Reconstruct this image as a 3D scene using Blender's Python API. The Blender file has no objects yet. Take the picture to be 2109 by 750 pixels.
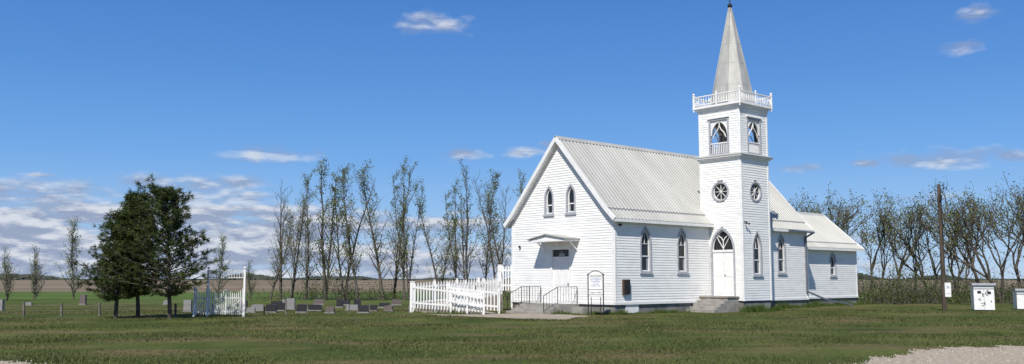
import bpy, math, random
import numpy as np
from mathutils import Vector, Matrix
random.seed(7); np.random.seed(7)
scene=bpy.context.scene
D2=math.radians
M={}
# ---------------------------------------------------------------- materials
def new_mat(name):
    m=bpy.data.materials.new(name); m.use_nodes=True
    return m, m.node_tree, m.node_tree.nodes['Principled BSDF']
def N(nt,t,**kw):
    n=nt.nodes.new(t)
    for k,v in kw.items(): setattr(n,k,v)
    return n
def noise_mat(name,c1,c2,scale=3.0,rough=.8,detail=6,bump=0.0,bscale=30,metal=0,lo=.35,hi=.65,stretch=(1,1,1),spec=.3):
    m,nt,b=new_mat(name)
    tc=N(nt,'ShaderNodeTexCoord'); mp=N(nt,'ShaderNodeMapping'); mp.inputs['Scale'].default_value=stretch
    nt.links.new(tc.outputs['Object'],mp.inputs[0])
    n=N(nt,'ShaderNodeTexNoise'); n.inputs['Scale'].default_value=scale; n.inputs['Detail'].default_value=detail
    nt.links.new(mp.outputs[0],n.inputs['Vector'])
    r=N(nt,'ShaderNodeValToRGB'); r.color_ramp.elements[0].position=lo; r.color_ramp.elements[1].position=hi
    r.color_ramp.elements[0].color=(*c1,1); r.color_ramp.elements[1].color=(*c2,1)
    nt.links.new(n.outputs['Fac'],r.inputs[0]); nt.links.new(r.outputs[0],b.inputs['Base Color'])
    b.inputs['Roughness'].default_value=rough; b.inputs['Metallic'].default_value=metal
    b.inputs['Specular IOR Level'].default_value=spec
    if bump>0:
        n2=N(nt,'ShaderNodeTexNoise'); n2.inputs['Scale'].default_value=bscale; n2.inputs['Detail'].default_value=4
        nt.links.new(tc.outputs['Object'],n2.inputs['Vector'])
        bp=N(nt,'ShaderNodeBump'); bp.inputs['Strength'].default_value=bump; bp.inputs['Distance'].default_value=.02
        nt.links.new(n2.outputs['Fac'],bp.inputs['Height']); nt.links.new(bp.outputs[0],b.inputs['Normal'])
    return m
M['siding']=noise_mat('siding_paint',(.77,.76,.735),(.88,.875,.85),1.2,.6,8,.1,40,stretch=(1,1,3),lo=.25,hi=.6)
M['trim']=noise_mat('white_trim',(.77,.765,.75),(.86,.855,.84),4,.5)
M['gatew']=noise_mat('gate_paint',(.50,.50,.50),(.70,.70,.69),4,.5)
M['gtrim']=noise_mat('grey_trim',(.34,.35,.38),(.44,.45,.48),5,.6)
M['roof']=noise_mat('metal_roof',(.43,.425,.39),(.53,.525,.49),.9,.42,8,stretch=(1,.3,.3),metal=.15,lo=.3,hi=.7)
M['spire']=noise_mat('spire_metal',(.38,.375,.345),(.52,.51,.47),2.2,.5,8,stretch=(1,1,.35),metal=.1)
M['conc']=noise_mat('concrete',(.25,.235,.215),(.36,.34,.31),3,.9,8,.3,30)
M['found']=noise_mat('foundation',(.15,.145,.135),(.28,.27,.25),2,.9,8,.3,20)
M['black']=noise_mat('black_iron',(.012,.012,.013),(.03,.03,.03),8,.5)
M['brown']=noise_mat('brown_box',(.05,.03,.02),(.08,.05,.035),8,.6)
M['pole']=noise_mat('pole_wood',(.05,.038,.03),(.11,.085,.065),3,.9,8,.4,30,stretch=(3,3,.4))
M['post']=noise_mat('post_wood',(.09,.08,.07),(.2,.18,.16),6,.9)
M['pipe']=noise_mat('pipe',(.10,.12,.16),(.14,.16,.2),6,.4)
M['deckw']=noise_mat('deck_wood',(.25,.22,.18),(.38,.34,.28),6,.8)
def glass_mat():
    m,nt,b=new_mat('window_glass')
    tc=N(nt,'ShaderNodeTexCoord'); n=N(nt,'ShaderNodeTexNoise'); n.inputs['Scale'].default_value=1.7
    nt.links.new(tc.outputs['Object'],n.inputs['Vector'])
    r=N(nt,'ShaderNodeValToRGB'); r.color_ramp.elements[0].color=(.006,.007,.010,1); r.color_ramp.elements[1].color=(.03,.035,.04,1)
    nt.links.new(n.outputs['Fac'],r.inputs[0]); nt.links.new(r.outputs[0],b.inputs['Base Color'])
    b.inputs['Roughness'].default_value=.08; b.inputs['IOR'].default_value=1.4
    bp=N(nt,'ShaderNodeBump'); bp.inputs['Strength'].default_value=.15; bp.inputs['Distance'].default_value=.02
    nt.links.new(n.outputs['Fac'],bp.inputs['Height']); nt.links.new(bp.outputs[0],b.inputs['Normal'])
    return m
M['glass']=glass_mat()
M['curtain']=noise_mat('curtain',(.22,.25,.25),(.4,.43,.43),3,.9,stretch=(12,12,.5))
M['granite_d']=noise_mat('granite_dark',(.015,.015,.018),(.05,.048,.05),40,.35,spec=.5)
M['granite_l']=noise_mat('granite_light',(.17,.17,.17),(.30,.295,.29),40,.7)
M['granite_r']=noise_mat('granite_grey_rose',(.10,.085,.08),(.17,.14,.13),40,.5)
M['bark']=noise_mat('poplar_bark',(.065,.057,.047),(.15,.135,.115),5,.9)
M['barkd']=noise_mat('dark_bark',(.055,.046,.038),(.13,.11,.09),5,.95)
M['twig']=noise_mat('brush_twig',(.08,.068,.06),(.17,.15,.125),5,.95)
def leaf_mat(name,c1,c2,tr=.25,sc=.8):
    m,nt,b=new_mat(name)
    g=N(nt,'ShaderNodeNewGeometry'); n=N(nt,'ShaderNodeTexNoise'); n.inputs['Scale'].default_value=sc; n.inputs['Detail'].default_value=3
    nt.links.new(g.outputs['Position'],n.inputs['Vector'])
    ad=N(nt,'ShaderNodeMath',operation='MULTIPLY_ADD'); ad.inputs[1].default_value=.5
    nt.links.new(g.outputs['Random Per Island'],ad.inputs[0]); 
    sb=N(nt,'ShaderNodeMath',operation='SUBTRACT'); nt.links.new(n.outputs['Fac'],sb.inputs[0]); sb.inputs[1].default_value=.25
    nt.links.new(sb.outputs[0],ad.inputs[2])
    r=N(nt,'ShaderNodeValToRGB'); r.color_ramp.elements[0].color=(*c1,1); r.color_ramp.elements[1].color=(*c2,1)
    r.color_ramp.elements[0].position=.2; r.color_ramp.elements[1].position=.8
    nt.links.new(ad.outputs[0],r.inputs[0]); nt.links.new(r.outputs[0],b.inputs['Base Color'])
    b.inputs['Roughness'].default_value=.6; b.inputs['Specular IOR Level'].default_value=.2
    if tr>0:
        t=N(nt,'ShaderNodeBsdfTranslucent'); mx=N(nt,'ShaderNodeMixShader'); mx.inputs[0].default_value=tr
        nt.links.new(r.outputs[0],t.inputs[0]); nt.links.new(b.outputs[0],mx.inputs[1]); nt.links.new(t.outputs[0],mx.inputs[2])
        nt.links.new(mx.outputs[0],nt.nodes['Material Output'].inputs[0])
    return m
M['lf_pop']=leaf_mat('poplar_leaf',(.10,.12,.032),(.21,.23,.08))
M['lf_bud']=leaf_mat('pale_bud_leaf',(.17,.19,.10),(.30,.32,.18))
M['lf_dec']=leaf_mat('spring_leaf',(.09,.115,.032),(.22,.24,.09))
M['lf_brush']=leaf_mat('brush_leaf',(.045,.07,.018),(.15,.18,.05),.25,.35)
M['lf_far']=leaf_mat('far_leaf',(.05,.06,.05),(.09,.10,.08),0,.02)
M['needle']=leaf_mat('pine_needle',(.022,.038,.011),(.095,.12,.03),.12,1.5)
M['grass']=leaf_mat('grass_blade',(.055,.078,.02),(.165,.17,.06),.25,.3)
M['weed']=leaf_mat('weed',(.045,.08,.015),(.11,.16,.035),.25,3)

# ---------------------------------------------------------------- mesh builder
class MB:
    def __init__(s): s.v=[];s.f=[];s.m=[];s.mats=[]
    def mi(s,k):
        if k not in s.mats: s.mats.append(k)
        return s.mats.index(k)
    def face(s,pts,k):
        b=len(s.v); s.v+= [tuple(p) for p in pts]; s.f.append(tuple(range(b,b+len(pts)))); s.m.append(s.mi(k))
    def hexa(s,p,k):
        b=len(s.v); s.v+=[tuple(q) for q in p]; i=s.mi(k)
        for f in ((3,2,1,0),(4,5,6,7),(0,1,5,4),(1,2,6,5),(2,3,7,6),(3,0,4,7)):
            s.f.append(tuple(b+j for j in f)); s.m.append(i)
    def box(s,a,c,k):
        x0,y0,z0=a;x1,y1,z1=c
        s.hexa([(x0,y0,z0),(x1,y0,z0),(x1,y1,z0),(x0,y1,z0),(x0,y0,z1),(x1,y0,z1),(x1,y1,z1),(x0,y1,z1)],k)
    def fbox(s,fr,s0,s1,z0,z1,o0,o1,k):
        P=fr.P
        s.hexa([P(s0,z0,o0),P(s1,z0,o0),P(s1,z0,o1),P(s0,z0,o1),P(s0,z1,o0),P(s1,z1,o0),P(s1,z1,o1),P(s0,z1,o1)],k)
    def bar(s,p0,p1,w,k,h=None):
        p0=Vector(p0);p1=Vector(p1);d=(p1-p0)
        if d.length<1e-6: return
        d.normalize(); up=Vector((0,0,1)) if abs(d.z)<.95 else Vector((1,0,0))
        a=d.cross(up).normalized(); c=a.cross(d).normalized(); h=h or w
        a=a*w/2;c=c*h/2
        s.hexa([p0-a-c,p0+a-c,p1+a-c,p1-a-c,p0-a+c,p0+a+c,p1+a+c,p1-a+c],k)
    def pbar(s,fr,pts,w,o0,o1,k):
        for (a,b) in zip(pts[:-1],pts[1:]):
            dx,dz=b[0]-a[0],b[1]-a[1]; L=math.hypot(dx,dz)
            if L<1e-6: continue
            nx,nz=-dz/L*w/2,dx/L*w/2; P=fr.P
            s.hexa([P(a[0]-nx,a[1]-nz,o0),P(b[0]-nx,b[1]-nz,o0),P(b[0]-nx,b[1]-nz,o1),P(a[0]-nx,a[1]-nz,o1),
                    P(a[0]+nx,a[1]+nz,o0),P(b[0]+nx,b[1]+nz,o0),P(b[0]+nx,b[1]+nz,o1),P(a[0]+nx,a[1]+nz,o1)],k)
    def ring(s,fr,inn,out,o0,o1,k):
        n=len(inn);P=fr.P
        for i in range(n):
            j=(i+1)%n;a,b,c,d=inn[i],inn[j],out[j],out[i]
            s.face([P(*a,o1),P(*b,o1),P(*c,o1),P(*d,o1)],k)
            s.face([P(*a,o0),P(*b,o0),P(*b,o1),P(*a,o1)],k)
            s.face([P(*d,o0),P(*c,o0),P(*c,o1),P(*d,o1)],k)
    def cyl(s,c,r0,r1,z0,z1,k,n=12,rot=0,cap=True):
        a=[(c[0]+r0*math.cos(rot+2*math.pi*i/n),c[1]+r0*math.sin(rot+2*math.pi*i/n),z0) for i in range(n)]
        b=[(c[0]+r1*math.cos(rot+2*math.pi*i/n),c[1]+r1*math.sin(rot+2*math.pi*i/n),z1) for i in range(n)]
        for i in range(n):
            j=(i+1)%n; s.face([a[i],a[j],b[j],b[i]],k)
        if cap: s.face(b,k); s.face(a[::-1],k)
    def ball(s,c,r,k,n=8):
        for i in range(n//2):
            t0=-math.pi/2+math.pi*i/(n//2);t1=-math.pi/2+math.pi*(i+1)/(n//2)
            s.cyl((c[0],c[1]),max(r*math.cos(t0),1e-4),max(r*math.cos(t1),1e-4),c[2]+r*math.sin(t0),c[2]+r*math.sin(t1),k,n,cap=False)
    def obj(s,name,parent=None,loc=None,rot=None):
        me=bpy.data.meshes.new(name); me.from_pydata(s.v,[],s.f)
        for k in s.mats: me.materials.append(M[k])
        me.polygons.foreach_set('material_index',s.m); me.update()
        o=bpy.data.objects.new(name,me); scene.collection.objects.link(o)
        if parent: o.parent=parent
        if loc: o.location=loc
        if rot is not None: o.rotation_euler=(0,0,rot)
        return o
class Fr:
    def __init__(s,o,d,n): s.o=o;s.d=d;s.n=n
    def P(s,a,z,out=0): return (s.o[0]+s.d[0]*a+s.n[0]*out, s.o[1]+s.d[1]*a+s.n[1]*out, z)
def np_mesh(name,V,F,mats,mi=None,parent=None):
    me=bpy.data.meshes.new(name); k=F.shape[1]
    me.vertices.add(len(V)); me.vertices.foreach_set('co',V.astype(np.float32).ravel())
    me.loops.add(F.size); me.loops.foreach_set('vertex_index',F.astype(np.int32).ravel())
    me.polygons.add(len(F)); me.polygons.foreach_set('loop_start',np.arange(0,F.size,k,dtype=np.int32))
    me.polygons.foreach_set('loop_total',np.full(len(F),k,dtype=np.int32))
    for m in mats: me.materials.append(M[m])
    if mi is not None: me.polygons.foreach_set('material_index',mi.astype(np.int32))
    me.update(calc_edges=True); me.validate()
    return me
def link(name,me,loc=(0,0,0),rz=0,sc=(1,1,1)):
    o=bpy.data.objects.new(name,me); o.location=loc; o.rotation_euler=(0,0,rz); o.scale=sc
    scene.collection.objects.link(o); return o

# ---------------------------------------------------------------- siding / windows
BH=.13
def siding(mb,fr,z0,z1,span,holes=(),k='siding',extra=()):
    zs=[z0]
    while zs[-1]<z1-1e-4:
        nz=min(zs[-1]+BH,z1)
        for e in extra:
            if zs[-1]+1e-3<e<nz-1e-3: nz=e
        zs.append(nz)
    P=fr.P
    for a,b in zip(zs[:-1],zs[1:]):
        l0,r0=span(a+1e-4); l1,r1=span(b-1e-4)
        cuts=[]
        for h in holes:
            w=[h(z) for z in (a,(a+b)/2,b)]; w=[q for q in w if q]
            if w: cuts.append((min(q[0] for q in w),max(q[1] for q in w)))
        cuts.sort(); segs=[]; cur=(l0,l1)
        for c in cuts: segs.append((cur,(c[0],c[0]))); cur=(c[1],c[1])
        segs.append((cur,(r0,r1)))
        for (s0,s1),(e0,e1) in segs:
            if e0-s0<.01 and e1-s1<.01: continue
            mb.face([P(s0,a,.021),P(e0,a,.021),P(e1,b,.004),P(s1,b,.004)],k)
            mb.face([P(s0,a,.0),P(e0,a,.0),P(e0,a,.021),P(s0,a,.021)],k)
def ghw(z,w,sill,spring,apex):
    if z<sill or z>apex: return None
    if z<=spring: return w
    H=apex-spring; R=(w*w+H*H)/(2*w); return max(0,math.sqrt(max(R*R-(z-spring)**2,0))-(R-w))
def gothic(c,w,sill,spring,apex,n=8):
    L=[(c-w,sill)]+[(c-ghw(spring+(apex-spring)*i/n,w,sill,spring,apex),spring+(apex-spring)*i/n) for i in range(n)]
    R=[(2*c-x,z) for x,z in L][::-1]
    return L+[(c,apex)]+R
def hole_g(c,w,sill,spring,apex,e=.05):
    def f(z):
        q=ghw(z,w+e,sill-e,spring,apex+e*1.3)
        return (c-q,c+q) if q else None
    return f
def gwin(mb,fr,c,w,sill,spring,apex,t=.10,trim='gtrim',panes=True,cross=True):
    o=gothic(c,w,sill,spring,apex); big=gothic(c,w+t,sill-t*.9,spring,apex+t*1.5); sm=gothic(c,w-.055,sill+.06,spring,apex-.09)
    mb.ring(fr,o,big,-.10,.05,trim); mb.ring(fr,sm,o,-.09,-.045,'trim')
    mb.fbox(fr,c-w-t-.05,c+w+t+.05,sill-t*.9-.05,sill-t*.9+.02,-.02,.09,trim)
    mb.face([fr.P(x,z,-.085) for x,z in o],'glass')
    if panes:
        zm=sill+(spring-sill)*.55
        mb.fbox(fr,c-w+.05,c+w-.05,zm-.03,zm+.03,-.08,-.04,'trim')
        if cross:
            mb.fbox(fr,c-w+.05,c+w-.05,spring-.012,spring+.015,-.08,-.05,'trim')
            mb.fbox(fr,c-.011,c+.011,spring,apex-.1,-.08,-.05,'trim')
        mb.fbox(fr,c+w*.45,c+w-.06,sill+.08,zm-.04,-.083,-.078,'curtain')
def circ(c,z,r,n=28): return [(c+r*math.cos(2*math.pi*i/n),z+r*math.sin(2*math.pi*i/n)) for i in range(n)]
def rosewin(mb,fr,c,z,r):
    mb.ring(fr,circ(c,z,r),circ(c,z,r+.09),-.09,.05,'gtrim'); mb.ring(fr,circ(c,z,r-.03),circ(c,z,r),-.08,-.03,'trim')
    mb.face([fr.P(*p,-.085) for p in circ(c,z,r)],'glass')
    for i in range(8):
        a=math.pi*i/4
        mb.pbar(fr,[(c+.05*math.cos(a),z+.05*math.sin(a)),(c+(r-.03)*math.cos(a),z+(r-.03)*math.sin(a))],.024,-.08,-.04-.001*i,'trim')
    mb.ring(fr,circ(c,z,.02,12),circ(c,z,.06,12),-.08,-.03,'trim')

# ---------------------------------------------------------------- church
church=bpy.data.objects.new('white_church',None); scene.collection.objects.link(church)
church.location=(4.95,44.7,0); ROT=math.atan2(.663,.749); church.rotation_euler=(0,0,ROT)
W=7.46; RY=3.73; RZ=8.98; NL=17.3; CL=25.5; FZ=.58
TB0,TB1,TA0,TA1=7.6,10.17,-2.08,.53
walls=MB(); wins=MB()
F_f=Fr((0,0),(0,1),(-1,0)); F_s=Fr((0,0),(1,0),(0,-1)); F_b=Fr((0,W),(1,0),(0,1)); F_e=Fr((NL,0),(0,1),(1,0))
def gspan(z):
    if z<=4.7: return (0,W)
    if z<5.05: q=.3*(z-4.7)/.35
    else: q=.3+(z-5.05)/1.135
    q=min(q,RY); return (q,W-q)
hs=[]
def add_g(h,c,w,a,b,d): h.append(hole_g(c,w,a,b,d))
hf=[];
for c in (2.92,4.52): add_g(hf,c,.25,5.08,5.9,6.42)
hf.append(lambda z:(2.98,4.38) if .4<z<3.3 else None)
siding(walls,F_f,FZ,8.9,lambda z:gspan(z),hf,extra=(4.7,5.05))
siding(walls,F_e,FZ,8.9,lambda z:gspan(z),[],extra=(4.7,5.05))
sw=[(2.3,.34),(5.22,.34),(14.5,.34)]
for c,w in sw: add_g(hs,c,w,2.08,3.45,4.2)
siding(walls,F_s,FZ,4.72,lambda z:(0,NL),hs)
hb=[]
for c in (2.3,5.4,8.6,11.7,14.8): add_g(hb,c,.34,2.08,3.45,4.2); gwin(wins,F_b,c,.34,2.08,3.45,4.2)
siding(walls,F_b,FZ,4.72,lambda z:(0,NL),hb)
for c,w in sw: gwin(wins,F_s,c,w,2.08,3.45,4.2)
for c in (2.92,4.52): gwin(wins,F_f,c,.25,5.08,5.9,6.42,t=.09,cross=False)
c0,c1=1.2,W-1.2
G_s=Fr((0,c0),(1,0),(0,-1)); G_b=Fr((0,c1),(1,0),(0,1)); G_e=Fr((CL,0),(0,1),(1,0))
siding(walls,G_s,FZ,3.85,lambda z:(NL,CL),[hole_g(22.4,.3,1.95,2.8,3.3)])
gwin(wins,G_s,22.4,.3,1.95,2.8,3.3,cross=False)
siding(walls,G_b,FZ,3.85,lambda z:(NL,CL))
def cspan(z):
    q=c0 if z<3.8 else c0+(z-3.8)/.87
    q=min(q,RY); return (q,W-q)
siding(walls,G_e,FZ,6.0,cspan,extra=(3.8,))
for fr,ss in ((F_f,(0,W)),(F_s,(0,NL)),(F_b,(0,NL)),(F_e,(0,W))):
    for s_ in ss:
        a,b=(s_-.0,s_+.1) if s_==0 else (s_-.1,s_)
        walls.fbox(fr,a,b,FZ-.02,4.62,-.01,.034 if fr in (F_s,F_b) else .038,'trim')
for fr,ss in ((G_s,(NL,CL)),(G_b,(NL,CL))):
    walls.fbox(fr,CL-.1,CL,FZ-.02,3.7,-.01,.034,'trim')
walls.fbox(F_f,-.03,W+.03,FZ-.12,FZ-.003,-.02,.045,'trim'); walls.fbox(F_s,-.045,NL+.03,FZ-.12,FZ-.003,-.02,.042,'trim')
walls.fbox(G_s,NL,CL+.03,FZ-.12,FZ-.003,-.02,.042,'trim')
walls.fbox(F_s,.0,TB0,4.42,4.60,.03,.06,'trim'); walls.fbox(F_s,TB1,NL,4.42,4.60,.03,.06,'trim')
walls.box((.12,.12,FZ-.1),(NL-.12,W-.12,FZ-.02),'found')
# tower
tcx=(TB0+TB1)/2; tcy=(TA0+TA1)/2
T_l=Fr((TB0,0),(0,1),(-1,0)); T_r=Fr((0,TA0),(1,0),(0,-1)); T_k=Fr((TB1,0),(0,1),(1,0)); T_n=Fr((0,TA1),(1,0),(0,1))
BZ=8.2; TZ=10.95
dl=hole_g(tcy-.06,.68,.82,3.2,4.32)
def circhole(c,z0,r): 
    return lambda z:(c-math.sqrt(max((r+.06)**2-(z-z0)**2,0)),c+math.sqrt(max((r+.06)**2-(z-z0)**2,0))) if abs(z-z0)<r+.05 else None
siding(walls,T_l,FZ,BZ,lambda z:(TA0,TA1),[dl,circhole(tcy,6.35,.44)])
siding(walls,T_r,FZ,BZ,lambda z:(TB0,TB1),[hole_g(tcx,.33,1.95,3.3,4.1),circhole(tcx,6.33,.44)])
siding(walls,T_k,FZ,BZ,lambda z:(TA0,TA1)); siding(walls,T_n,4.0,BZ,lambda z:(TB0,TB1))
rosewin(wins,T_l,tcy,6.35,.46); rosewin(wins,T_r,tcx,6.33,.46)
gwin(wins,T_r,tcx,.33,1.95,3.3,4.1)
c=tcy-.06; o=gothic(c,.68,.82,3.2,4.32); wins.ring(T_l,o,gothic(c,.78,.76,3.2,4.47),-.12,.05,'gtrim')
wins.face([T_l.P(x,z,-.1) for x,z in gothic(c,.67,3.18,3.2,4.31)],'glass')
wins.fbox(T_l,c-.68,c+.68,.82,3.12,-.11,-.07,'trim'); wins.fbox(T_l,c-.68,c+.68,3.12,3.24,-.11,-.03,'trim')
for s0,s1 in ((c-.60,c-.03),(c+.03,c+.60)):
    for z0,z1 in ((.95,1.7),(1.82,2.95)):
        wins.fbox(T_l,s0+.05,s1-.05,z0,z1,-.07,-.055,'trim')
wins.fbox(T_l,c-.008,c+.008,.84,3.1,-.07,-.068,'gtrim')
wins.ball(T_l.P(c-.09,1.9,-.03),.035,'black')
wins.pbar(T_l,gothic(c,.66,3.2,3.22,4.28)[1:-1],.05,-.095,-.05,'trim')
wins.pbar(T_l,[(c,3.24),(c,3.75)],.045,-.095,-.055,'trim')
wins.pbar(T_l,[(c,3.7),(c-.12,3.88),(c-.33,4.02)],.045,-.095,-.058,'trim'); wins.pbar(T_l,[(c,3.7),(c+.12,3.88),(c+.33,4.02)],.045,-.095,-.061,'trim')
wins.pbar(T_l,[(c,3.3),(c-.30,3.75),(c-.38,3.95)],.03,-.095,-.052,'trim'); wins.pbar(T_l,[(c,3.3),(c+.30,3.75),(c+.38,3.95)],.03,-.095,-.053,'trim')
# belfry
ow=.55; oz0,oz1=BZ+.22,10.22
for fr,cc,lo,hi in ((T_l,tcy,TA0,TA1),(T_k,tcy,TA0,TA1),(T_r,tcx,TB0,TB1),(T_n,tcx,TB0,TB1)):
    siding(walls,fr,BZ+.1,TZ,lambda z,lo=lo,hi=hi:(lo,hi),[lambda z,cc=cc:(cc-ow-.04,cc+ow+.04) if oz0-.04<z<oz1+.04 else None],extra=(oz0-.04,oz1+.04))
    walls.ring(fr,[(cc-ow,oz0),(cc-ow,oz1),(cc+ow,oz1),(cc+ow,oz0)],[(cc-ow-.1,oz0-.1),(cc-ow-.1,oz1+.1),(cc+ow+.1,oz1+.1),(cc+ow+.1,oz0-.1)],-.12,.05,'gtrim')
    walls.fbox(fr,cc-ow-.15,cc+ow+.15,oz1+.1,oz1+.16,-.02,.1,'trim')
    zs=[oz0+1.0+ (oz1-oz0-1.0)*i/8 for i in range(9)]
    for a,b in zip(zs[:-1],zs[1:]):
        ha=ghw(a,ow-.02,oz0,oz0+1.0,oz1-.02) or 0; hb_=ghw(b,ow-.02,oz0,oz0+1.0,oz1-.02) or 0
        for sg in (-1,1):
            walls.face([fr.P(cc+sg*ha,a,-.03),fr.P(cc+sg*ow,a,-.03),fr.P(cc+sg*ow,b,-.03),fr.P(cc+sg*hb_,b,-.03)],'trim')
            walls.face([fr.P(cc+sg*ha,a,-.06),fr.P(cc+sg*ow,a,-.06),fr.P(cc+sg*ow,b,-.06),fr.P(cc+sg*hb_,b,-.06)],'trim')
    walls.pbar(fr,gothic(cc,ow-.03,oz0+.6,oz0+1.0,oz1-.04)[1:-1],.05,-.07,-.01,'trim')
    walls.pbar(fr,[(cc,oz1-.1),(cc,oz0+1.45)],.045,-.068,-.012,'trim')
    walls.pbar(fr,[(cc,oz0+1.5),(cc-.1,oz0+1.3),(cc-.3,oz0+1.1),(cc-.42,oz0+.85)],.04,-.066,-.014,'trim')
    walls.pbar(fr,[(cc,oz0+1.5),(cc+.1,oz0+1.3),(cc+.3,oz0+1.1),(cc+.42,oz0+.85)],.04,-.064,-.016,'trim')
    walls.fbox(fr,cc-ow,cc+ow,oz0+.52,oz0+.58,-.08,-.0,'trim')
    for i in range(9):
        s_=cc-ow+.1+i*(2*ow-.2)/8; walls.fbox(fr,s_-.02,s_+.02,oz0,oz0+.52,-.06,-.02,'trim')
    for a,b in ((lo,lo+.1),(hi-.1,hi)):
        d=.034 if fr in (T_l,T_k) else .038
        walls.fbox(fr,a,b,(FZ-.02) if fr is not T_n else 5.0,BZ-.1,-.01,d,'trim'); walls.fbox(fr,a,b,BZ+.13,TZ-.1,-.01,d,'trim')
walls.box((TB0+.05,TA0+.05,BZ-.02),(TB1-.05,TA1-.05,BZ+.04),'found')
walls.cyl((tcx,tcy),.34,.16,BZ+.75,BZ+1.2,'black',14); walls.bar((tcx-1.2,tcy,BZ+1.25),(tcx+1.2,tcy,BZ+1.25),.09,'post')
def slab(mb,e,z0,z1,k='trim'): mb.box((TB0-e,TA0-e,z0),(TB1+e,TA1+e,z1),k)
slab(walls,.10,BZ-.12,BZ-.03); slab(walls,.2,BZ-.03,BZ+.05)
e0,e1=.24,.04
walls.hexa([(TB0-e0,TA0-e0,BZ+.05),(TB1+e0,TA0-e0,BZ+.05),(TB1+e0,TA1+e0,BZ+.05),(TB0-e0,TA1+e0,BZ+.05),(TB0-e1,TA0-e1,BZ+.15),(TB1+e1,TA0-e1,BZ+.15),(TB1+e1,TA1+e1,BZ+.15),(TB0-e1,TA1+e1,BZ+.15)],'roof')
slab(walls,.07,TZ-.22,TZ-.1); slab(walls,.13,TZ-.1,TZ); slab(walls,.24,TZ,TZ+.12)
e=.19; z0=TZ+.12; z1=z0+.60
cs=[(TB0-e,TA0-e),(TB1+e,TA0-e),(TB1+e,TA1+e),(TB0-e,TA1+e)]
bal=MB()
for i in range(4):
    a=Vector((*cs[i],0)); b=Vector((*cs[(i+1)%4],0)); L=(b-a).length; n=18
    bal.bar(a+Vector((0,0,z1-.05)),b+Vector((0,0,z1-.05)),.08,'trim',.05); bal.bar(a+Vector((0,0,z0+.1)),b+Vector((0,0,z0+.1)),.06,'trim',.05)
    for j in range(1,n):
        p=a+(b-a)*j/n
        if j==9:
            bal.cyl(p,.045,.045,z0,z1+.03,'trim',8); bal.ball((p.x,p.y,z1+.08),.055,'trim'); continue
        bal.cyl(p,.016,.030,z0+.12,z0+.26,'trim',6,cap=False); bal.cyl(p,.030,.016,z0+.26,z0+.4,'trim',6,cap=False); bal.cyl(p,.016,.02,z0+.4,z1-.07,'trim',6,cap=False)
    bal.cyl(a,.065,.065,z0-.14,z1+.05,'trim',8); bal.cyl(a,.085,.085,z1+.0,z1+.05,'trim',8); bal.ball((a.x,a.y,z1+.12),.075,'trim')
    bal.cyl(a,.05,.02,z0-.24,z0-.14,'trim',8)
bal.obj('balustrade',church)
sp=MB(); SR=1.25; tip=16.72; zb=TZ+.12
sp.cyl((tcx,tcy),SR,.05,zb,tip,'spire',8,rot=math.pi/8,cap=False)
for i in range(8):
    a=math.pi/8+i*math.pi/4
    sp.bar((tcx+SR*math.cos(a),tcy+SR*math.sin(a),zb),(tcx+.06*math.cos(a),tcy+.06*math.sin(a),tip),.05,'spire',.04)
for t in (.2,.42,.62,.8):
    r=SR*(1-t)+.05*t+.008; z=zb+(tip-zb)*t
    sp.cyl((tcx,tcy),r,r-.006,z,z+.025,'spire',8,rot=math.pi/8,cap=False)
sp.cyl((tcx,tcy),.11,.08,tip-.4,tip-.02,'black',8); sp.ball((tcx,tcy,tip+.08),.14,'black',10)
sp.cyl((tcx,tcy),.03,.025,tip+.15,tip+1.15,'black',6); sp.bar((tcx,tcy-.3,tip+.8),(tcx,tcy+.3,tip+.8),.05,'black')
sp.obj('spire',church)
walls.obj('walls',church)
wins.ball(T_r.P(TB0+.18,4.62,.16),.07,'black'); wins.bar(T_r.P(TB0+.18,4.7,.02),T_r.P(TB0+.18,4.66,.16),.03,'black'); wins.ball(T_r.P(TB0+.36,4.58,.2),.06,'black')
wins.ball(F_f.P(6.75,3.42,.1),.07,'black'); wins.fbox(F_s,.3,.42,4.28,4.38,.03,.14,'black')
wins.ball(F_f.P(3.68,3.5,.35),.09,'trim')
c=3.68
wins.ring(F_f,[(c-.62,.5),(c-.62,3.2),(c+.62,3.2),(c+.62,.5)],[(c-.76,.45),(c-.76,3.36),(c+.76,3.36),(c+.76,.45)],-.1,.05,'trim')
wins.fbox(F_f,c-.62,c+.62,.5,2.74,-.09,-.05,'trim'); wins.fbox(F_f,c-.62,c+.62,2.74,2.84,-.1,-.01,'trim')
wins.face([F_f.P(c-.6,2.84,-.06),F_f.P(c+.6,2.84,-.06),F_f.P(c+.6,3.2,-.06),F_f.P(c-.6,3.2,-.06)],'glass')
wins.fbox(F_f,c-.22,c+.18,2.86,3.0,-.058,-.05,'curtain'); wins.fbox(F_f,c-.04,c+.06,3.0,3.1,-.058,-.052,'curtain')
for z0_,z1_ in ((.62,1.25),(1.4,2.6)):
    for s0,s1 in ((c-.5,c-.05),(c+.05,c+.5)):
        wins.fbox(F_f,s0,s1,z0_,z1_,-.05,-.035,'trim')
wins.ball(F_f.P(c-.5,1.45,.0),.04,'black')
wins.fbox(F_s,.5,.95,.95,1.68,.03,.16,'brown'); wins.fbox(F_s,.54,.91,1.0,1.63,.16,.175,'black')
wins.obj('windows_and_doors',church)
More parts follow.
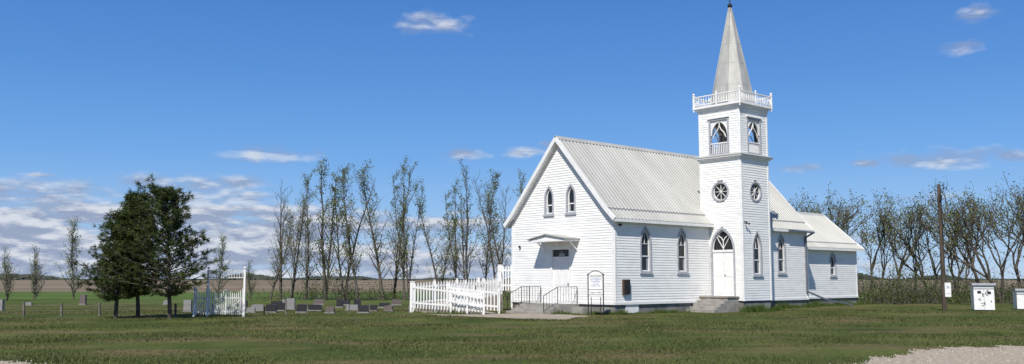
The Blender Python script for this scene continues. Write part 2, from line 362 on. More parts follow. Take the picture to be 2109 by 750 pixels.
# canopy
cn=MB(); a0,a1,out=2.35,5.0,1.05
P=F_f.P
cn.fbox(F_f,a0,a1,3.58,3.68,.03,out,'trim')
for (s0,s1) in ((a0-.06,c),(c,a1+.06)):
    zz=lambda s:3.69+(.24 if s==c else 0)
    cn.hexa([P(s0,zz(s0),.02),P(s1,zz(s1),.02),P(s1,zz(s1),out+.08),P(s0,zz(s0),out+.08),P(s0,zz(s0)+.05,.02),P(s1,zz(s1)+.05,.02),P(s1,zz(s1)+.05,out+.08),P(s0,zz(s0)+.05,out+.08)],'roof')
cn.face([P(a0,3.68,out-.02),P(a1,3.68,out-.02),P(c,3.92,out-.02)],'trim')
for s_ in (a0+.15,a1-.15):
    cn.bar(P(s_,3.57,out*.5),P(s_,3.15,.04),.05,'trim')
cn.obj('door_canopy',church)
fd=MB()
fd.box((.05,.05,-.3),(NL-.05,W-.05,FZ-.1),'found'); fd.box((NL-.05,c0+.05,-.3),(CL-.05,c1-.05,FZ-.1),'found')
fd.box((TB0+.05,TA0+.05,-.3),(TB1-.05,.04,FZ-.1),'found')
fd.fbox(Fr((0,.05),(1,0),(0,-1)),.8,1.75,.05,.45,0,.03,'trim')
fd.obj('foundation',church)
# roofs
def corr(mb,x0,x1,pt,pe,k='roof',pitch=.26,rib=.036,off=.0,sgn=1):
    dy,dz=pe[0]-pt[0],pe[1]-pt[1]; L=math.hypot(dy,dz); ny,nz=-dz/L,dy/L
    if nz<0: ny,nz=-ny,-nz
    prof=[];x=x0
    while x<x1:
        for dx,h in ((0,0),(.17,0),(.19,rib),(.235,rib)): 
            if x+dx<x1: prof.append((x+dx,h))
        x+=pitch
    prof.append((x1,0))
    for (xa,ha),(xb,hb) in zip(prof[:-1],prof[1:]):
        ha+=off;hb+=off
        mb.face([(xa,pt[0]+ny*ha,pt[1]+nz*ha),(xb,pt[0]+ny*hb,pt[1]+nz*hb),(xb,pe[0]+ny*hb,pe[1]+nz*hb),(xa,pe[0]+ny*ha,pe[1]+nz*ha)],k)
def slope(mb,x0,x1,pt,pe,th=.09,k='trim'):
    mb.hexa([(x0,pt[0],pt[1]-th),(x1,pt[0],pt[1]-th),(x1,pe[0],pe[1]-th),(x0,pe[0],pe[1]-th),(x0,pt[0],pt[1]-.01),(x1,pt[0],pt[1]-.01),(x1,pe[0],pe[1]-.01),(x0,pe[0],pe[1]-.01)],k)
rf=MB()
def gable(x0,x1,ridge,brk,eave,mir):
    for m in (0,1):
        f=(lambda p:p) if not m else (lambda p:(mir-p[0],p[1]))
        up=.07
        b2=(brk[0]-.06,brk[1]-.05)
        slope(rf,x0,x1,f(ridge),f(brk)); slope(rf,x0,x1,f(brk),f(eave))
        corr(rf,x0-.01,x1+.01,f((ridge[0],ridge[1]+up)),f((b2[0],b2[1]+up)),off=.01)
        rf.bar((x0,*f((b2[0],b2[1]+up-.03))),(x1,*f((b2[0],b2[1]+up-.03))),.05,'gtrim',.05)
        corr(rf,x0-.01,x1+.01,f(brk),f((eave[0]-.02,eave[1]-.015)),off=.01)
        y,z=f(eave); rf.box((x0,min(y,y+(-.03 if not m else .03)),z-.16),(x1,max(y,y+(-.03 if not m else .03)),z-.02),'trim')
        for xx,sg in ((x0,-1),(x1,1)):
            fr=Fr((xx,0),(0,1),(sg,0))
            rf.pbar(fr,[(f(ridge)[0],ridge[1]-.0),(f(brk)[0],brk[1]+.0),(f(eave)[0],eave[1]-.05)],.2,-.03,.04+m*.003,'trim')
        q=f((ridge[0]-.17,ridge[1]-.17*1.12)); 
        rf.hexa([(x0-.04,ridge[0],ridge[1]+.13),(x1+.04,ridge[0],ridge[1]+.13),(x1+.04,q[0],q[1]+.13),(x0-.04,q[0],q[1]+.13),(x0-.04,ridge[0],ridge[1]+.15),(x1+.04,ridge[0],ridge[1]+.15),(x1+.04,q[0],q[1]+.15),(x0-.04,q[0],q[1]+.15)],'roof')
gable(-.30,NL+.3,(RY,RZ-.04),(.3,5.13),(-.3,4.62),W)
gable(NL+.05,CL+.3,(RY,6.1),(1.35,4.05),(.8,3.7),W)
rf.obj('roof',church)
dp=MB()
pts=[(NL+.25,-.36,4.5),(NL-.25,-.1,4.2),(NL-.25,-.1,.95),(NL+1.2,-.5,.45),(NL+3.6,-.9,.1)]
for a,b in zip(pts[:-1],pts[1:]): dp.bar(a,b,.09,'pipe')
dp.bar((NL-2.5,-.36,4.55),(NL+.3,-.36,4.5),.1,'pipe')
dp.obj('downspout',church)
st=MB()
st.box((-1.5,2.35,-.1),(-.05,5.2,.46),'conc')
for i in range(3): st.box((-1.5-.32*(i+1),2.4,-.1),(-1.5-.32*i-.002,5.15,.46-.115*(i+1)),'conc')
st.box((-.6,1.6,-.1),(-.05,2.345,.3),'conc')
st.obj('front_steps',church)
rl=MB()
def rail(pts,h=.85,nb=.18):
    for a,b in zip(pts[:-1],pts[1:]):
        a=Vector(a);b=Vector(b); up=Vector((0,0,h)); rl.bar(a+up,b+up,.026,'black'); rl.bar(a+up*.12,b+up*.12,.014,'black')
        n=max(2,int((b-a).length/nb))
        for i in range(n+1):
            p=a+(b-a)*i/n; rl.bar(p+Vector((0,0,.0 if i in (0,n) else .1)),p+up,.026 if i in (0,n) else .011,'black')
            if 0<i<n and i%2: rl.ball(p+up*.55,.025,'black',6)
rail([(-.1,5.1,.46),(-1.45,5.1,.46),(-2.4,5.1,.05)]); rail([(-.1,2.45,.46),(-1.45,2.45,.46),(-2.4,2.45,.05)])
rail([(-1.45,4.5,.46),(-1.45,5.1,.46)])
rl.obj('iron_railing',church)
ts=MB(); yc=tcy-.06
ts.box((TB0-1.0,yc-.95,-.1),(TB0-.03,yc+.85,.74),'conc')
for i in range(4): ts.box((TB0-1.0-.3*(i+1),yc-.95,-.1),(TB0-1.0-.3*i-.002,yc+.8,.74-.15*(i+1)),'conc')
ts.box((TB0-1.05,yc-1.0,.74),(TB0-.03,yc+.9,.80),'deckw')
ts.obj('tower_steps',church)

# ---------------------------------------------------------------- notice sign
sg=bpy.data.objects.new('church_notice_sign',None); scene.collection.objects.link(sg); sg.location=(3.93,43.6,0); sg.rotation_euler=(0,0,D2(-14))
s=MB(); Fs=Fr((0,0),(1,0),(0,-1))
for x in (-.36,.36):
    s.bar((x,0,0),(x,0,1.85),.045,'black'); s.ball((x,0,1.9),.05,'black')
for x in (-.22,.22): s.bar((x,.1,0),(x,.02,.85),.03,'black')
s.fbox(Fs,-.33,.33,1.22,1.78,-.02,.02,'trim'); s.fbox(Fs,-.33,.33,.98,1.17,-.02,.02,'trim')
arc=[(.36*math.cos(t),1.8+.28*math.sin(t)) for t in [math.pi*i/12 for i in range(13)]]
s.face([Fs.P(x,z,.018) for x,z in arc],'trim'); s.face([Fs.P(x,z,-.018) for x,z in arc],'trim')
s.pbar(Fs,arc,.03,-.025,.025,'black'); s.bar((-.36,0,1.2),(.36,0,1.2),.025,'black'); s.bar((-.36,0,.96),(.36,0,.96),.025,'black'); s.bar((-.36,0,1.795),(.36,0,1.795),.02,'black')
s.obj('board',sg)
M['blue']=noise_mat('blue_lettering',(.02,.10,.35),(.03,.12,.4),5,.5)
def text(body,x,z,size,mat,parent,y=-.0225,name='lettering',rz=0):
    cu=bpy.data.curves.new(name,'FONT'); cu.body=body; cu.size=size; cu.align_x='CENTER'; cu.extrude=.001; cu.materials.append(M[mat])
    o=bpy.data.objects.new(name,cu); scene.collection.objects.link(o); o.parent=parent; o.location=(x,y,z); o.rotation_euler=(math.pi/2,0,rz)
text('Hanover Zion',0,1.83,.1,'black',sg); text('LUTHERAN',0,1.66,.1,'blue',sg); text('CHURCH',0,1.55,.1,'blue',sg)
text('Services\nSunday 11:00',0,1.44,.085,'blue',sg); text('Regina Valley',0,1.04,.1,'black',sg)

# ---------------------------------------------------------------- picket ramp
def picket_run(mb,p0,p1,b0,b1,t0,t1,sp=.185,post=1.35,w=.07,endposts=True):
    p0=Vector((*p0,0));p1=Vector((*p1,0)); L=(p1-p0).length; d=(p1-p0)/L; nrm=Vector((-d.y,d.x,0)); n=int(L/sp)
    for i in range(n+1):
        t=i/n; c_=p0+(p1-p0)*t; b=b0+(b1-b0)*t+.12; h=t0+(t1-t0)*t+random.uniform(-.008,.008)
        a=d*w/2; q=nrm*.012
        pr=[c_-a-q,c_+a-q,c_+a+q,c_-a+q]
        mb.hexa([v+Vector((0,0,b)) for v in pr]+[v+Vector((0,0,h-.08)) for v in pr],'trim')
        c2=[c_-a*.15-q,c_+a*.15-q,c_+a*.15+q,c_-a*.15+q]
        mb.hexa([v+Vector((0,0,h-.08)) for v in pr]+[v+Vector((0,0,h)) for v in c2],'trim')
    for f in (.28,.84):
        za=b0+(t0-b0)*f; zb_=b1+(t1-b1)*f
        mb.bar(p0+Vector((0,0,za))+nrm*.035,p1+Vector((0,0,zb_))+nrm*.035,.04,'trim',.08)
    m=max(1,round(L/post))
    for i in range(m+1):
        t=i/m; c_=p0+(p1-p0)*t+nrm*.09; h=t0+(t1-t0)*t+.05
        mb.box((c_.x-.05,c_.y-.05,-.05),(c_.x+.05,c_.y+.05,h),'trim'); mb.box((c_.x-.065,c_.y-.065,h),(c_.x+.065,c_.y+.065,h+.03),'trim')
rp=MB()
picket_run(rp,(-5.1,47.55),(-1.45,44.75),.1,.0,1.5,1.12,sp=.2)
picket_run(rp,(-5.12,47.6),(-.65,51.7),.1,.45,1.5,1.8)
picket_run(rp,(-3.3,48.0),(-.7,46.0),.2,.0,1.45,1.2,sp=.21)
picket_run(rp,(-3.3,48.05),(-.55,50.5),.2,.45,1.45,1.75)
picket_run(rp,(-.75,50.55),(-.05,50.25),.95,.95,2.4,2.4,sp=.15,post=.6)
picket_run(rp,(-.65,51.7),(-.72,50.6),.9,.9,2.4,2.4,sp=.15)
rp.bar((-3.0,45.75,1.05),(-1.35,44.5,.78),.05,'trim',.09); rp.bar((-3.0,45.75,.62),(-1.35,44.5,.4),.05,'trim',.09)
for t in (0,.5,1): 
    x_,y_=-3.0+1.65*t,45.75-1.25*t; rp.box((x_-.04,y_-.0,-.05),(x_+.04,y_+.08,1.12-.27*t),'trim')
rp.hexa([(-5.0,47.6,.0),(-3.3,48.0,.0),(-.5,50.5,.0),(-.6,51.6,.0),(-5.0,47.6,.35),(-3.3,48.0,.35),(-.5,50.5,.9),(-.6,51.6,.9)],'deckw')
rp.hexa([(-4.9,47.5,.0),(-1.4,44.85,-.05),(-.75,45.95,-.05),(-3.35,47.95,.0),(-4.9,47.5,.33),(-1.4,44.85,.03),(-.75,45.95,.03),(-3.35,47.95,.33)],'deckw')
rp.obj('wheelchair_ramp_with_picket_fence')

# ---------------------------------------------------------------- cemetery gate
g=MB()
GX0,GX1=-13.75,-12.1; GY=42.0
for x in (GX0,GX1):
    g.box((x-.045,GY-.045,0),(x+.045,GY+.045,2.12),'trim'); g.ball((x,GY,2.2),.065,'trim')
g.bar((GX0,GY,2.06),(GX1,GY,2.06),.04,'gatew',.035); g.bar((GX0,GY,1.76),(GX1,GY,1.76),.04,'gatew',.035)
n=14
for i in range(1,n): 
    x=GX0+(GX1-GX0)*i/n; g.box((x-.013,GY-.012,1.72),(x+.013,GY+.012,2.14),'gatew')
def leaf(x0,y0,x1,y1,n=8):
    for i in range(n+1):
        t=i/n; x=x0+(x1-x0)*t;y=y0+(y1-y0)*t; h=1.22-.2*math.sin(math.pi*t)
        g.box((x-.021,y-.012,.1),(x+.021,y+.012,h),'gatew'); g.hexa([(x-.021,y-.012,h),(x+.021,y-.012,h),(x+.021,y+.012,h),(x-.021,y+.012,h),(x-.004,y-.012,h+.06),(x+.004,y-.012,h+.06),(x+.004,y+.012,h+.06),(x-.004,y+.012,h+.06)],'gatew')
    for z in (.25,.85): g.bar((x0,y0+.03,z),(x1,y1+.03,z),.025,'gatew',.05)
    g.bar((x0,y0+.032,.25),(x1,y1+.032,.85),.02,'gatew',.04)
leaf(GX0+.08,GY,(GX0+GX1)/2-.02,GY); leaf((GX0+GX1)/2+.02,GY,GX1-.08,GY)
g.box((-14.3,GY-.3,0),(-14.2,GY-.2,1.35),'trim'); leaf(-14.18,GY-.2,GX0-.06,GY,4)
g.obj('cemetery_gate')
cf=MB()
xs=[-33+1.75*i for i in range(12)]
for i,x in enumerate(xs):
    h=.62+random.uniform(-.06,.06); l=random.uniform(-.04,.04)
    cf.bar((x,42.9,-.1),(x+l,42.9,h),.08,'post')
for z in (.25,.5): cf.bar((xs[0],42.9,z),(-14.3,42.9,z),.012,'post')
for i in range(14):
    x=-11.6+i*.92; cf.bar((x,43.6+i*.42,-.1),(x,43.6+i*.42,.45+random.uniform(-.05,.05)),.05,'post')
cf.obj('wire_fence')
def headstone(x,y,w,h,kind,mat,rz):
    s=MB(); fr=Fr((0,0),(1,0),(0,-1)); t=.08
    s.box((-w/2-.05,-t-.05,-.05),(w/2+.05,t+.05,.06),'granite_l')
    if kind==0:   o=[(-w/2,.06),(-w/2,h*.82)]+[(w/2*math.cos(math.pi*(1-i/8)),h*.82+h*.18*math.sin(math.pi*i/8)) for i in range(1,8)]+[(w/2,h*.82),(w/2,.06)]
    elif kind==1: o=[(-w/2,.06),(-w/2-.0,h*.9),(-w/4,h),(w/4,h),(w/2,h*.9),(w/2,.06)]
    elif kind==2: o=[(-w/2,.06),(-w/2,h),(w/2,h),(w/2,.06)]
    else: o=[(-.06,.06),(-.06,h*.6),(-.22,h*.6),(-.22,h*.72),(-.06,h*.72),(-.06,h),(.06,h),(.06,h*.72),(.22,h*.72),(.22,h*.6),(.06,h*.6),(.06,.06)]
    s.face([fr.P(a,z,t) for a,z in o],mat); s.face([fr.P(a,z,-t) for a,z in o],mat)
    for a,b in zip(o,o[1:]+o[:1]): s.face([fr.P(*a,t),fr.P(*b,t),fr.P(*b,-t),fr.P(*a,-t)],mat)
    s.obj('headstone',None,(x,y,0),rz)
rs=random.Random(5)
KX=.993
spec=[]
for row,(Y,pxs) in enumerate(((46.5,(512,548,612,688,742)),(50,(532,583,640,662,725,768,800)),(55,(505,572,605,690,735,790)),(61,(590,650,710,820)))):
    for px in pxs:
        px+=rs.uniform(-7,7); spec.append(((px-1054.5)/1900*Y*KX,Y+rs.uniform(-.8,.8)))
for (x,y) in spec:
    headstone(x,y,rs.uniform(.36,.66),rs.uniform(.26,.5),rs.choice((0,1,1,2,2)),rs.choice(('granite_d','granite_d','granite_d','granite_d','granite_l','granite_r')),rs.uniform(-.35,.2))
for px,Y,h,m in ((172,62,.65,'granite_r'),(388,48.5,.62,'granite_l'),(2,50,.6,'granite_l'),(60,60,.2,'granite_l'),(345,62,.3,'granite_l'),(600,52,.62,'granite_l')):
    headstone((px-1054.5)/1900*Y*KX,Y,.42,h,rs.choice((0,2)),m,rs.uniform(-.3,.2))

# ---------------------------------------------------------------- utility pole, sheds
up=MB(); X,Y=.4678*49.7*.994,49.7
up.cyl((X,Y),.13,.09,-.2,6.75,'pole',10); up.cyl((X,Y),.095,.04,6.75,6.82,'pole',10)
up.box((X-.02,Y-.18,.75),(X+.3,Y-.14,1.5),'trim'); 
up.bar((X+.02,Y-.14,4.0),(X+.02,Y-.14,6.3),.03,'black'); up.box((X-.06,Y-.2,5.9),(X+.06,Y-.12,6.2),'black')
up.box((X+.1,Y-.183,1.2),(X+.2,Y-.18,1.32),'gtrim'); up.box((X+.06,Y-.183,.9),(X+.26,Y-.18,.93),'gtrim')
up.obj('utility_pole')
def shed(px,Y,w,h,rz,marks=True):
    s=MB(); fr=Fr((0,-w/2),(1,0),(0,-1))
    s.box((-w/2,-w/2,.05),(w/2,w/2,h),'trim')
    s.hexa([(-w/2-.08,-w/2-.1,h),(w/2+.08,-w/2-.1,h),(w/2+.08,w/2+.1,h-.02),(-w/2-.08,w/2+.1,h-.02),(-w/2-.08,-w/2-.1,h+.12),(w/2+.08,-w/2-.1,h+.12),(w/2+.08,w/2+.1,h+.03),(-w/2-.08,w/2+.1,h+.03)],'gtrim')
    s.fbox(fr,-w/2,w/2,h-.2,h-.14,.0,.02,'gtrim'); s.fbox(fr,-.01,.01,.08,h-.2,0,.012,'gtrim')
    s.box((-w/2+.1,-w/2+.1,-.05),(w/2-.1,w/2-.1,.05),'post')
    if marks:
        r=random.Random(3)
        for i in range(7):
            a,z=r.uniform(-w/2+.15,w/2-.15),r.uniform(.25,h-.4); pts=[(a,z)]
            for j in range(3): a+=r.uniform(-.12,.12); z+=r.uniform(-.14,.14); pts.append((max(-w/2+.06,min(w/2-.06,a)),max(.15,min(h-.25,z))))
            s.pbar(fr,pts,.022,.0,.013+.001*i,'black')
        s.fbox(fr,-.32,-.14,h-.42,h-.3,0,.03,'black'); s.fbox(fr,.16,.34,h-.45,h-.33,0,.03,'black')
    s.obj('small_white_shed',None,((px-1054.5)/1900*Y*KX,Y,0),rz)
shed(2023,50.5,1.0,1.36,D2(-18)); shed(2112,52,1.1,1.05,D2(-18),False)

# ---------------------------------------------------------------- trees
class Tree:
    def __init__(s,seed): s.r=random.Random(seed); s.nr=np.random.RandomState(seed); s.seg=[]; s.lv=[]
    def limb(s,p,d,L,r0,r1,n=4,wig=.12,upb=.0):
        pts=[p.copy()]; d=d.normalized()
        for i in range(n):
            d=(d+Vector((s.r.gauss(0,wig),s.r.gauss(0,wig),s.r.gauss(0,wig*.6)+upb))).normalized()
            q=pts[-1]+d*L/n; s.seg.append((pts[-1].copy(),q.copy(),r0+(r1-r0)*i/n,r0+(r1-r0)*(i+1)/n)); pts.append(q)
        return pts,d
    def leaves(s,c,n,sp,size): 
        for _ in range(n): s.lv.append((c.x+s.r.gauss(0,sp),c.y+s.r.gauss(0,sp),c.z+s.r.gauss(0,sp),size*s.r.uniform(.6,1.3)))
    def mesh(s,name,bark,leafm,aspect=.7):
        V=[];F=[]
        for a,b,r0,r1 in s.seg:
            d=(b-a); 
            if d.length<1e-5: continue
            d=d.normalized(); u=d.cross(Vector((.3,.9,.1))).normalized(); w=d.cross(u); base=len(V)
            ns=4
            for (c,r) in ((a,r0),(b,r1)):
                for i in range(ns):
                    t=2*math.pi*i/ns; V.append(c+(u*math.cos(t)+w*math.sin(t))*r)
            for i in range(ns): F.append((base+i,base+(i+1)%ns,base+ns+(i+1)%ns,base+ns+i))
        V=np.array([tuple(v) for v in V]); F=np.array(F); mi=np.zeros(len(F))
        if s.lv:
            lv=np.array(s.lv); n=len(lv); A=s.nr.normal(size=(n,3)); A/=np.linalg.norm(A,axis=1)[:,None]
            B=np.cross(A,s.nr.normal(size=(n,3))); B/=np.linalg.norm(B,axis=1)[:,None]
            h=lv[:,3:4]/2; c=lv[:,:3]
            LV=np.stack([c-A*h,c-B*h*aspect,c+A*h,c+B*h*aspect],1).reshape(-1,3)
            LF=np.arange(4*n).reshape(-1,4)+len(V)
            V=np.vstack([V,LV]); F=np.vstack([F,LF]); mi=np.concatenate([mi,np.ones(n)])
        return np_mesh(name,V,F,[bark,leafm],mi)
def poplar(seed,h=10,dens=1.0,leafm='lf_pop',spread=1.0,low=.14,lsize=.115):
    t=Tree(seed); r=t.r
    nl=r.choice((1,1,2,2,3))
    for k in range(nl):
        d=Vector((r.gauss(0,.07)+(k and r.uniform(-.2,.2)),r.gauss(0,.07),1)); hh=h*(1 if k==0 else r.uniform(.65,.92))
        pts,_=t.limb(Vector((0.15*k,0,-.1)),d,hh,.12*h/10*(1 if k==0 else .75),.015,12,.04,.03)
        nb=int(34/nl+8)
        for i in range(nb):
            f=low+(1-low)*(i+r.random())/nb; f=min(f,.97); idx=f*12; j=int(idx); p=pts[j].lerp(pts[j+1],idx-j)
            az=r.uniform(0,6.283); ang=D2(r.uniform(20,50)); dd=Vector((math.sin(ang)*math.cos(az),math.sin(ang)*math.sin(az),math.cos(ang)))
            L=h*(.17*(1-f)**.6+.05)*r.uniform(.5,1.35)*spread
            bp,_=t.limb(p,dd,L,.032*(1-f)+.013,.007,4,.14,.10)
            bd=dens*r.choice((.4,1,1.6,2.4))
            for q in bp[1:]:
                for m in range(2):
                    a2=r.uniform(0,6.283); e=Vector((math.cos(a2)*.7,math.sin(a2)*.7,r.uniform(.2,1)))
                    tp,_=t.limb(q,e,L*r.uniform(.15,.4),.009,.005,2,.2,.1)
                    if r.random()<.8: t.leaves(tp[-1],int(r.randint(2,5)*bd+.5),.13,lsize)
                    if r.random()<.55: t.leaves(tp[1],int(r.randint(1,3)*bd+.5),.11,lsize)
    return t.mesh('poplar',"bark",leafm)
def broad(seed,h=8.5,dens=1.0,leafm='lf_dec',lsize=.125):
    t=Tree(seed); r=t.r
    def rec(p,d,L,rad,lev):
        pts,dd=t.limb(p,d,L,rad,rad*.62,4 if lev<2 else 3,.10+.03*lev,.04)
        bd=dens*r.choice((.2,.7,1.3,2.1))
        if lev>=2:
            for q in pts[1:]:
                if r.random()<.6: t.leaves(q,int(r.randint(1,3)*bd+.5),.17,lsize)
        if lev>=4:
            t.leaves(pts[-1],int(r.randint(2,5)*bd+.5),.17,lsize); return
        n=r.choice((2,3,3)) if lev>0 else r.choice((3,4))
        for i in range(n):
            az=r.uniform(0,6.283); sp=r.uniform(.35,.8) if lev else r.uniform(.28,.6)
            nd=(dd+Vector((math.cos(az)*sp,math.sin(az)*sp,r.uniform(0,.3)))).normalized()
            rec(pts[-1] if i<2 else pts[-2],nd,L*r.uniform(.66,.9),rad*.6,lev+1)
        if lev in (0,1,2,3):
            for q in pts[1:-1]:
                az=r.uniform(0,6.283); tp,_=t.limb(q,Vector((math.cos(az),math.sin(az),.6)),L*.45,.012,.005,3,.2,.1); t.leaves(tp[-1],int(3*bd),.18,lsize); t.leaves(tp[1],int(2*bd),.15,lsize)
    k=r.choice((1,2,2))
    for i in range(k): rec(Vector((.2*i,0,-.1)),Vector((r.uniform(-.2,.2),r.uniform(-.15,.15),1)),h*.27,.13 if i==0 else .10,0)
    me=t.mesh('broad','barkd',leafm)
    co=np.empty(len(me.vertices)*3,np.float32); me.vertices.foreach_get('co',co); co=co.reshape(-1,3); co*=h/co[:,2].max(); me.vertices.foreach_set('co',co.ravel()); me.update()
    return me
def gx(px,Y): return (px-1054.5)/1900*Y*KX
popm=[poplar(11+i,10,dens=(.75,1.0,.55,1.1,.8,.1)[i],spread=(1,.85,1.15,.9,1,1.2)[i]) for i in range(6)]
PT=[(556,76,7.0,4,1.35),(578,78,9.6,5,1.0),(602,74,10.0,2,.85),(630,77,9.9,0,.9),(672,74,11.0,1,1.15),(712,75,10.5,5,1.1),(738,73,10.7,3,1.0),(790,74,10.7,4,1.05),(812,78,11.1,2,.9),(832,73,11.1,1,.7),(842,76,9.6,0,.6),
    (906,76,9.7,0,1.1),(940,79,10,1,.8),(964,75,10.7,2,.9),(1000,78,10.9,3,.95),(1022,74,10.2,5,.8),(1042,77,8.9,4,1.0),(1068,80,9.2,4,1.1),(1096,78,10.6,2,.9),(1125,80,9.5,0,1)]
for i,(px,Y,h,v,sc) in enumerate(PT):
    link('poplar_tree',popm[v],(gx(px,Y),Y,0),i*2.1,(h/10*sc,h/10*sc,h/10))
palem=[poplar(51,6,.9,'lf_bud',1.25,.06,.10),poplar(52,5,.8,'lf_bud',1.6,.06,.10)]
for px,Y,h,v in ((152,76,6.3,0),(70,78,4.3,1),(14,72,4.0,1),(450,80,5.2,0),(208,82,4.6,1),(518,70,3.0,1),(-60,75,5,0),(-130,80,6,1)):
    link('young_tree',palem[v],(gx(px,Y),Y,0),px,(h/(6,5)[v],)*3)
brm=[broad(31+i,8.5,dens=(.8,1.05,.6,.9)[i]) for i in range(4)]
BT=[(1662,76,8.6,0),(1700,72,9.0,1),(1745,70,8.8,2),(1795,72,8.8,3),(1845,68,8.6,1),(1885,74,7.6,0),(1918,70,8.4,2),(1968,70,9.4,3),(2022,70,9.6,1),(2062,66,8.6,2),(2100,68,9.8,3),(2150,70,9.3,0),(2200,68,9,1),(2270,72,9,2),(2340,70,9,3),(1635,84,9.0,2),(1990,84,9.6,0),(1770,86,9.2,0),(1720,84,9.2,3)]
for i,(px,Y,h,v) in enumerate(BT): link('deciduous_tree',brm[v],(gx(px,Y),Y,0),i*1.9,(h/8.5*.98,h/8.5*.98,h/8.5))
def brush(name,pts,leafm,dens,hmax,seed,nl=10):
    t=Tree(seed); r=t.r
    for (x,y) in pts:
        h=hmax*r.uniform(.3,1)*(.62+.38*math.sin(x*1.1+seed)*math.cos(x*.43))
        for k in range(dens):
            az=r.uniform(0,6.283); d=Vector((math.cos(az)*.35,math.sin(az)*.35,1))
            bp,_=t.limb(Vector((x+r.uniform(-.4,.4),y+r.uniform(-.4,.4),0)),d,h*r.uniform(.6,1.15),.018,.005,4,.14,.02)
            for q in bp[1:]: t.leaves(q,r.randint(nl//5,nl),.2,.12)
    link(name,t.mesh(name,'twig',leafm))
R0=random.Random(2)
brush('shrub_row',[(gx(R0.uniform(1765,2420),1)*Y,Y) for Y in [R0.uniform(62,74) for _ in range(280)]],'lf_brush',4,2.6,3,6)
brush('shrub_row',[(gx(R0.uniform(1768,1950),1)*Y,Y) for Y in [R0.uniform(62,70) for _ in range(44)]],'lf_brush',4,5.2,8,9)
brush('shrub_row',[(gx(R0.uniform(1950,2400),1)*Y,Y) for Y in [R0.uniform(66,72) for _ in range(40)]],'lf_brush',4,4.4,18,7)
brush('shrub_row',[(gx(R0.choice((R0.uniform(535,850),R0.uniform(880,1060))),1)*Y,Y) for Y in [R0.uniform(72,80) for _ in range(90)]],'lf_pop',3,2.5,5,5)
brush('shrub_row',[(gx(R0.uniform(600,830),1)*Y,Y) for Y in [R0.uniform(73,79) for _ in range(30)]],'lf_brush',3,4.0,6,7)

def pine(seed,h,rad,trunks=((0,0),),low=.14,shape=.75,side=0):
    r=random.Random(seed); nr=np.random.RandomState(seed); t=Tree(seed); tufts=[]
    for ti,(tx,ty,hh) in enumerate(trunks):
        pts,_=t.limb(Vector((tx,ty,-.1)),Vector((0,0,1)),hh,.1,.02,10,.02,.05)
        nw=int(4.0*hh)
        for wI in range(nw):
            f0=low+(1-low)*(wI/nw); nbw=r.choice((5,5,6,6)); a0_=r.uniform(0,6.28)
            for bI in range(nbw):
                f=min(.985,f0+r.uniform(-.012,.012)); idx=min(f*10,9.99); j=int(idx); p=pts[j].lerp(pts[j+1],idx-j)
                az=a0_+bI*6.283/nbw+r.uniform(-.35,.35)
                g_=max(0,(f-low)/(1-low))
                prof=min(1,(g_/.16+.5))*((1-g_)**shape*1.0+.05) 
                L=rad*prof*r.uniform(.55,1.2)*(1+.2*math.cos(az-seed))
                el=.0+.7*g_; d=Vector((math.cos(az),math.sin(az),el))
                bp,dd=t.limb(p,d,L,.022+.012*(1-g_),.007,5,.09,.07)
                for q_i in range(1,6):
                    q=bp[q_i]
                    if q_i==1 and L>.8: continue
                    for m in range(3 if L>.5 else 2):
                        e=Vector((dd.x+r.gauss(0,.75),dd.y+r.gauss(0,.75),.15+r.uniform(0,.55))); tl=r.uniform(.10,.34)
                        tp,_=t.limb(q,e,tl,.008,.005,1,.1); tufts.append((tp[-1],e.normalized()))
    n=len(tufts); K=20
    C=np.repeat(np.array([tuple(a) for a,b in tufts]),K,0)+nr.normal(0,.035,(n*K,3)); Dr=np.repeat(np.array([tuple(b) for a,b in tufts]),K,0)
    Dr=Dr*.8+nr.normal(0,.62,(n*K,3)); Dr/=np.linalg.norm(Dr,axis=1)[:,None]
    S=np.cross(Dr,nr.normal(size=(n*K,3))); S/=np.linalg.norm(S,axis=1)[:,None]
    ln=nr.uniform(.08,.17,(n*K,1)); w=.012
    Q=np.stack([C-S*w,C+S*w,C+S*w*.5+Dr*ln,C-S*w*.5+Dr*ln],1).reshape(-1,3)
    V=[];F=[]
    for a,b,r0,r1 in t.seg:
        d=(b-a).normalized(); u=d.cross(Vector((.3,.9,.1))).normalized(); w_=d.cross(u); base=len(V)
        for (c_,rr) in ((a,r0),(b,r1)):
            for i in range(5): tt=2*math.pi*i/5; V.append(c_+(u*math.cos(tt)+w_*math.sin(tt))*rr)
        for i in range(5): F.append((base+i,base+(i+1)%5,base+5+(i+1)%5,base+5+i))
    V=np.array([tuple(v) for v in V]); F=np.array(F)
    return np_mesh('pine',np.vstack([V,Q]),np.vstack([F,np.arange(len(Q)).reshape(-1,4)+len(V)]),['barkd','needle'],np.concatenate([np.zeros(len(F)),np.ones(len(Q)//4)]))
link('pine_tree',pine(3,5.6,1.4,((0,0,4.6),),.2,.6),(gx(240,40.6),40.6,0))
link('pine_tree',pine(5,5.6,1.15,((0,0,5.5),),.2,.65),(gx(286,41.2),41.2,0))
link('pine_tree',pine(8,5.6,2.15,((0,0,5.45),),.2,.42),(gx(352,40.3),40.3,0),2.2)

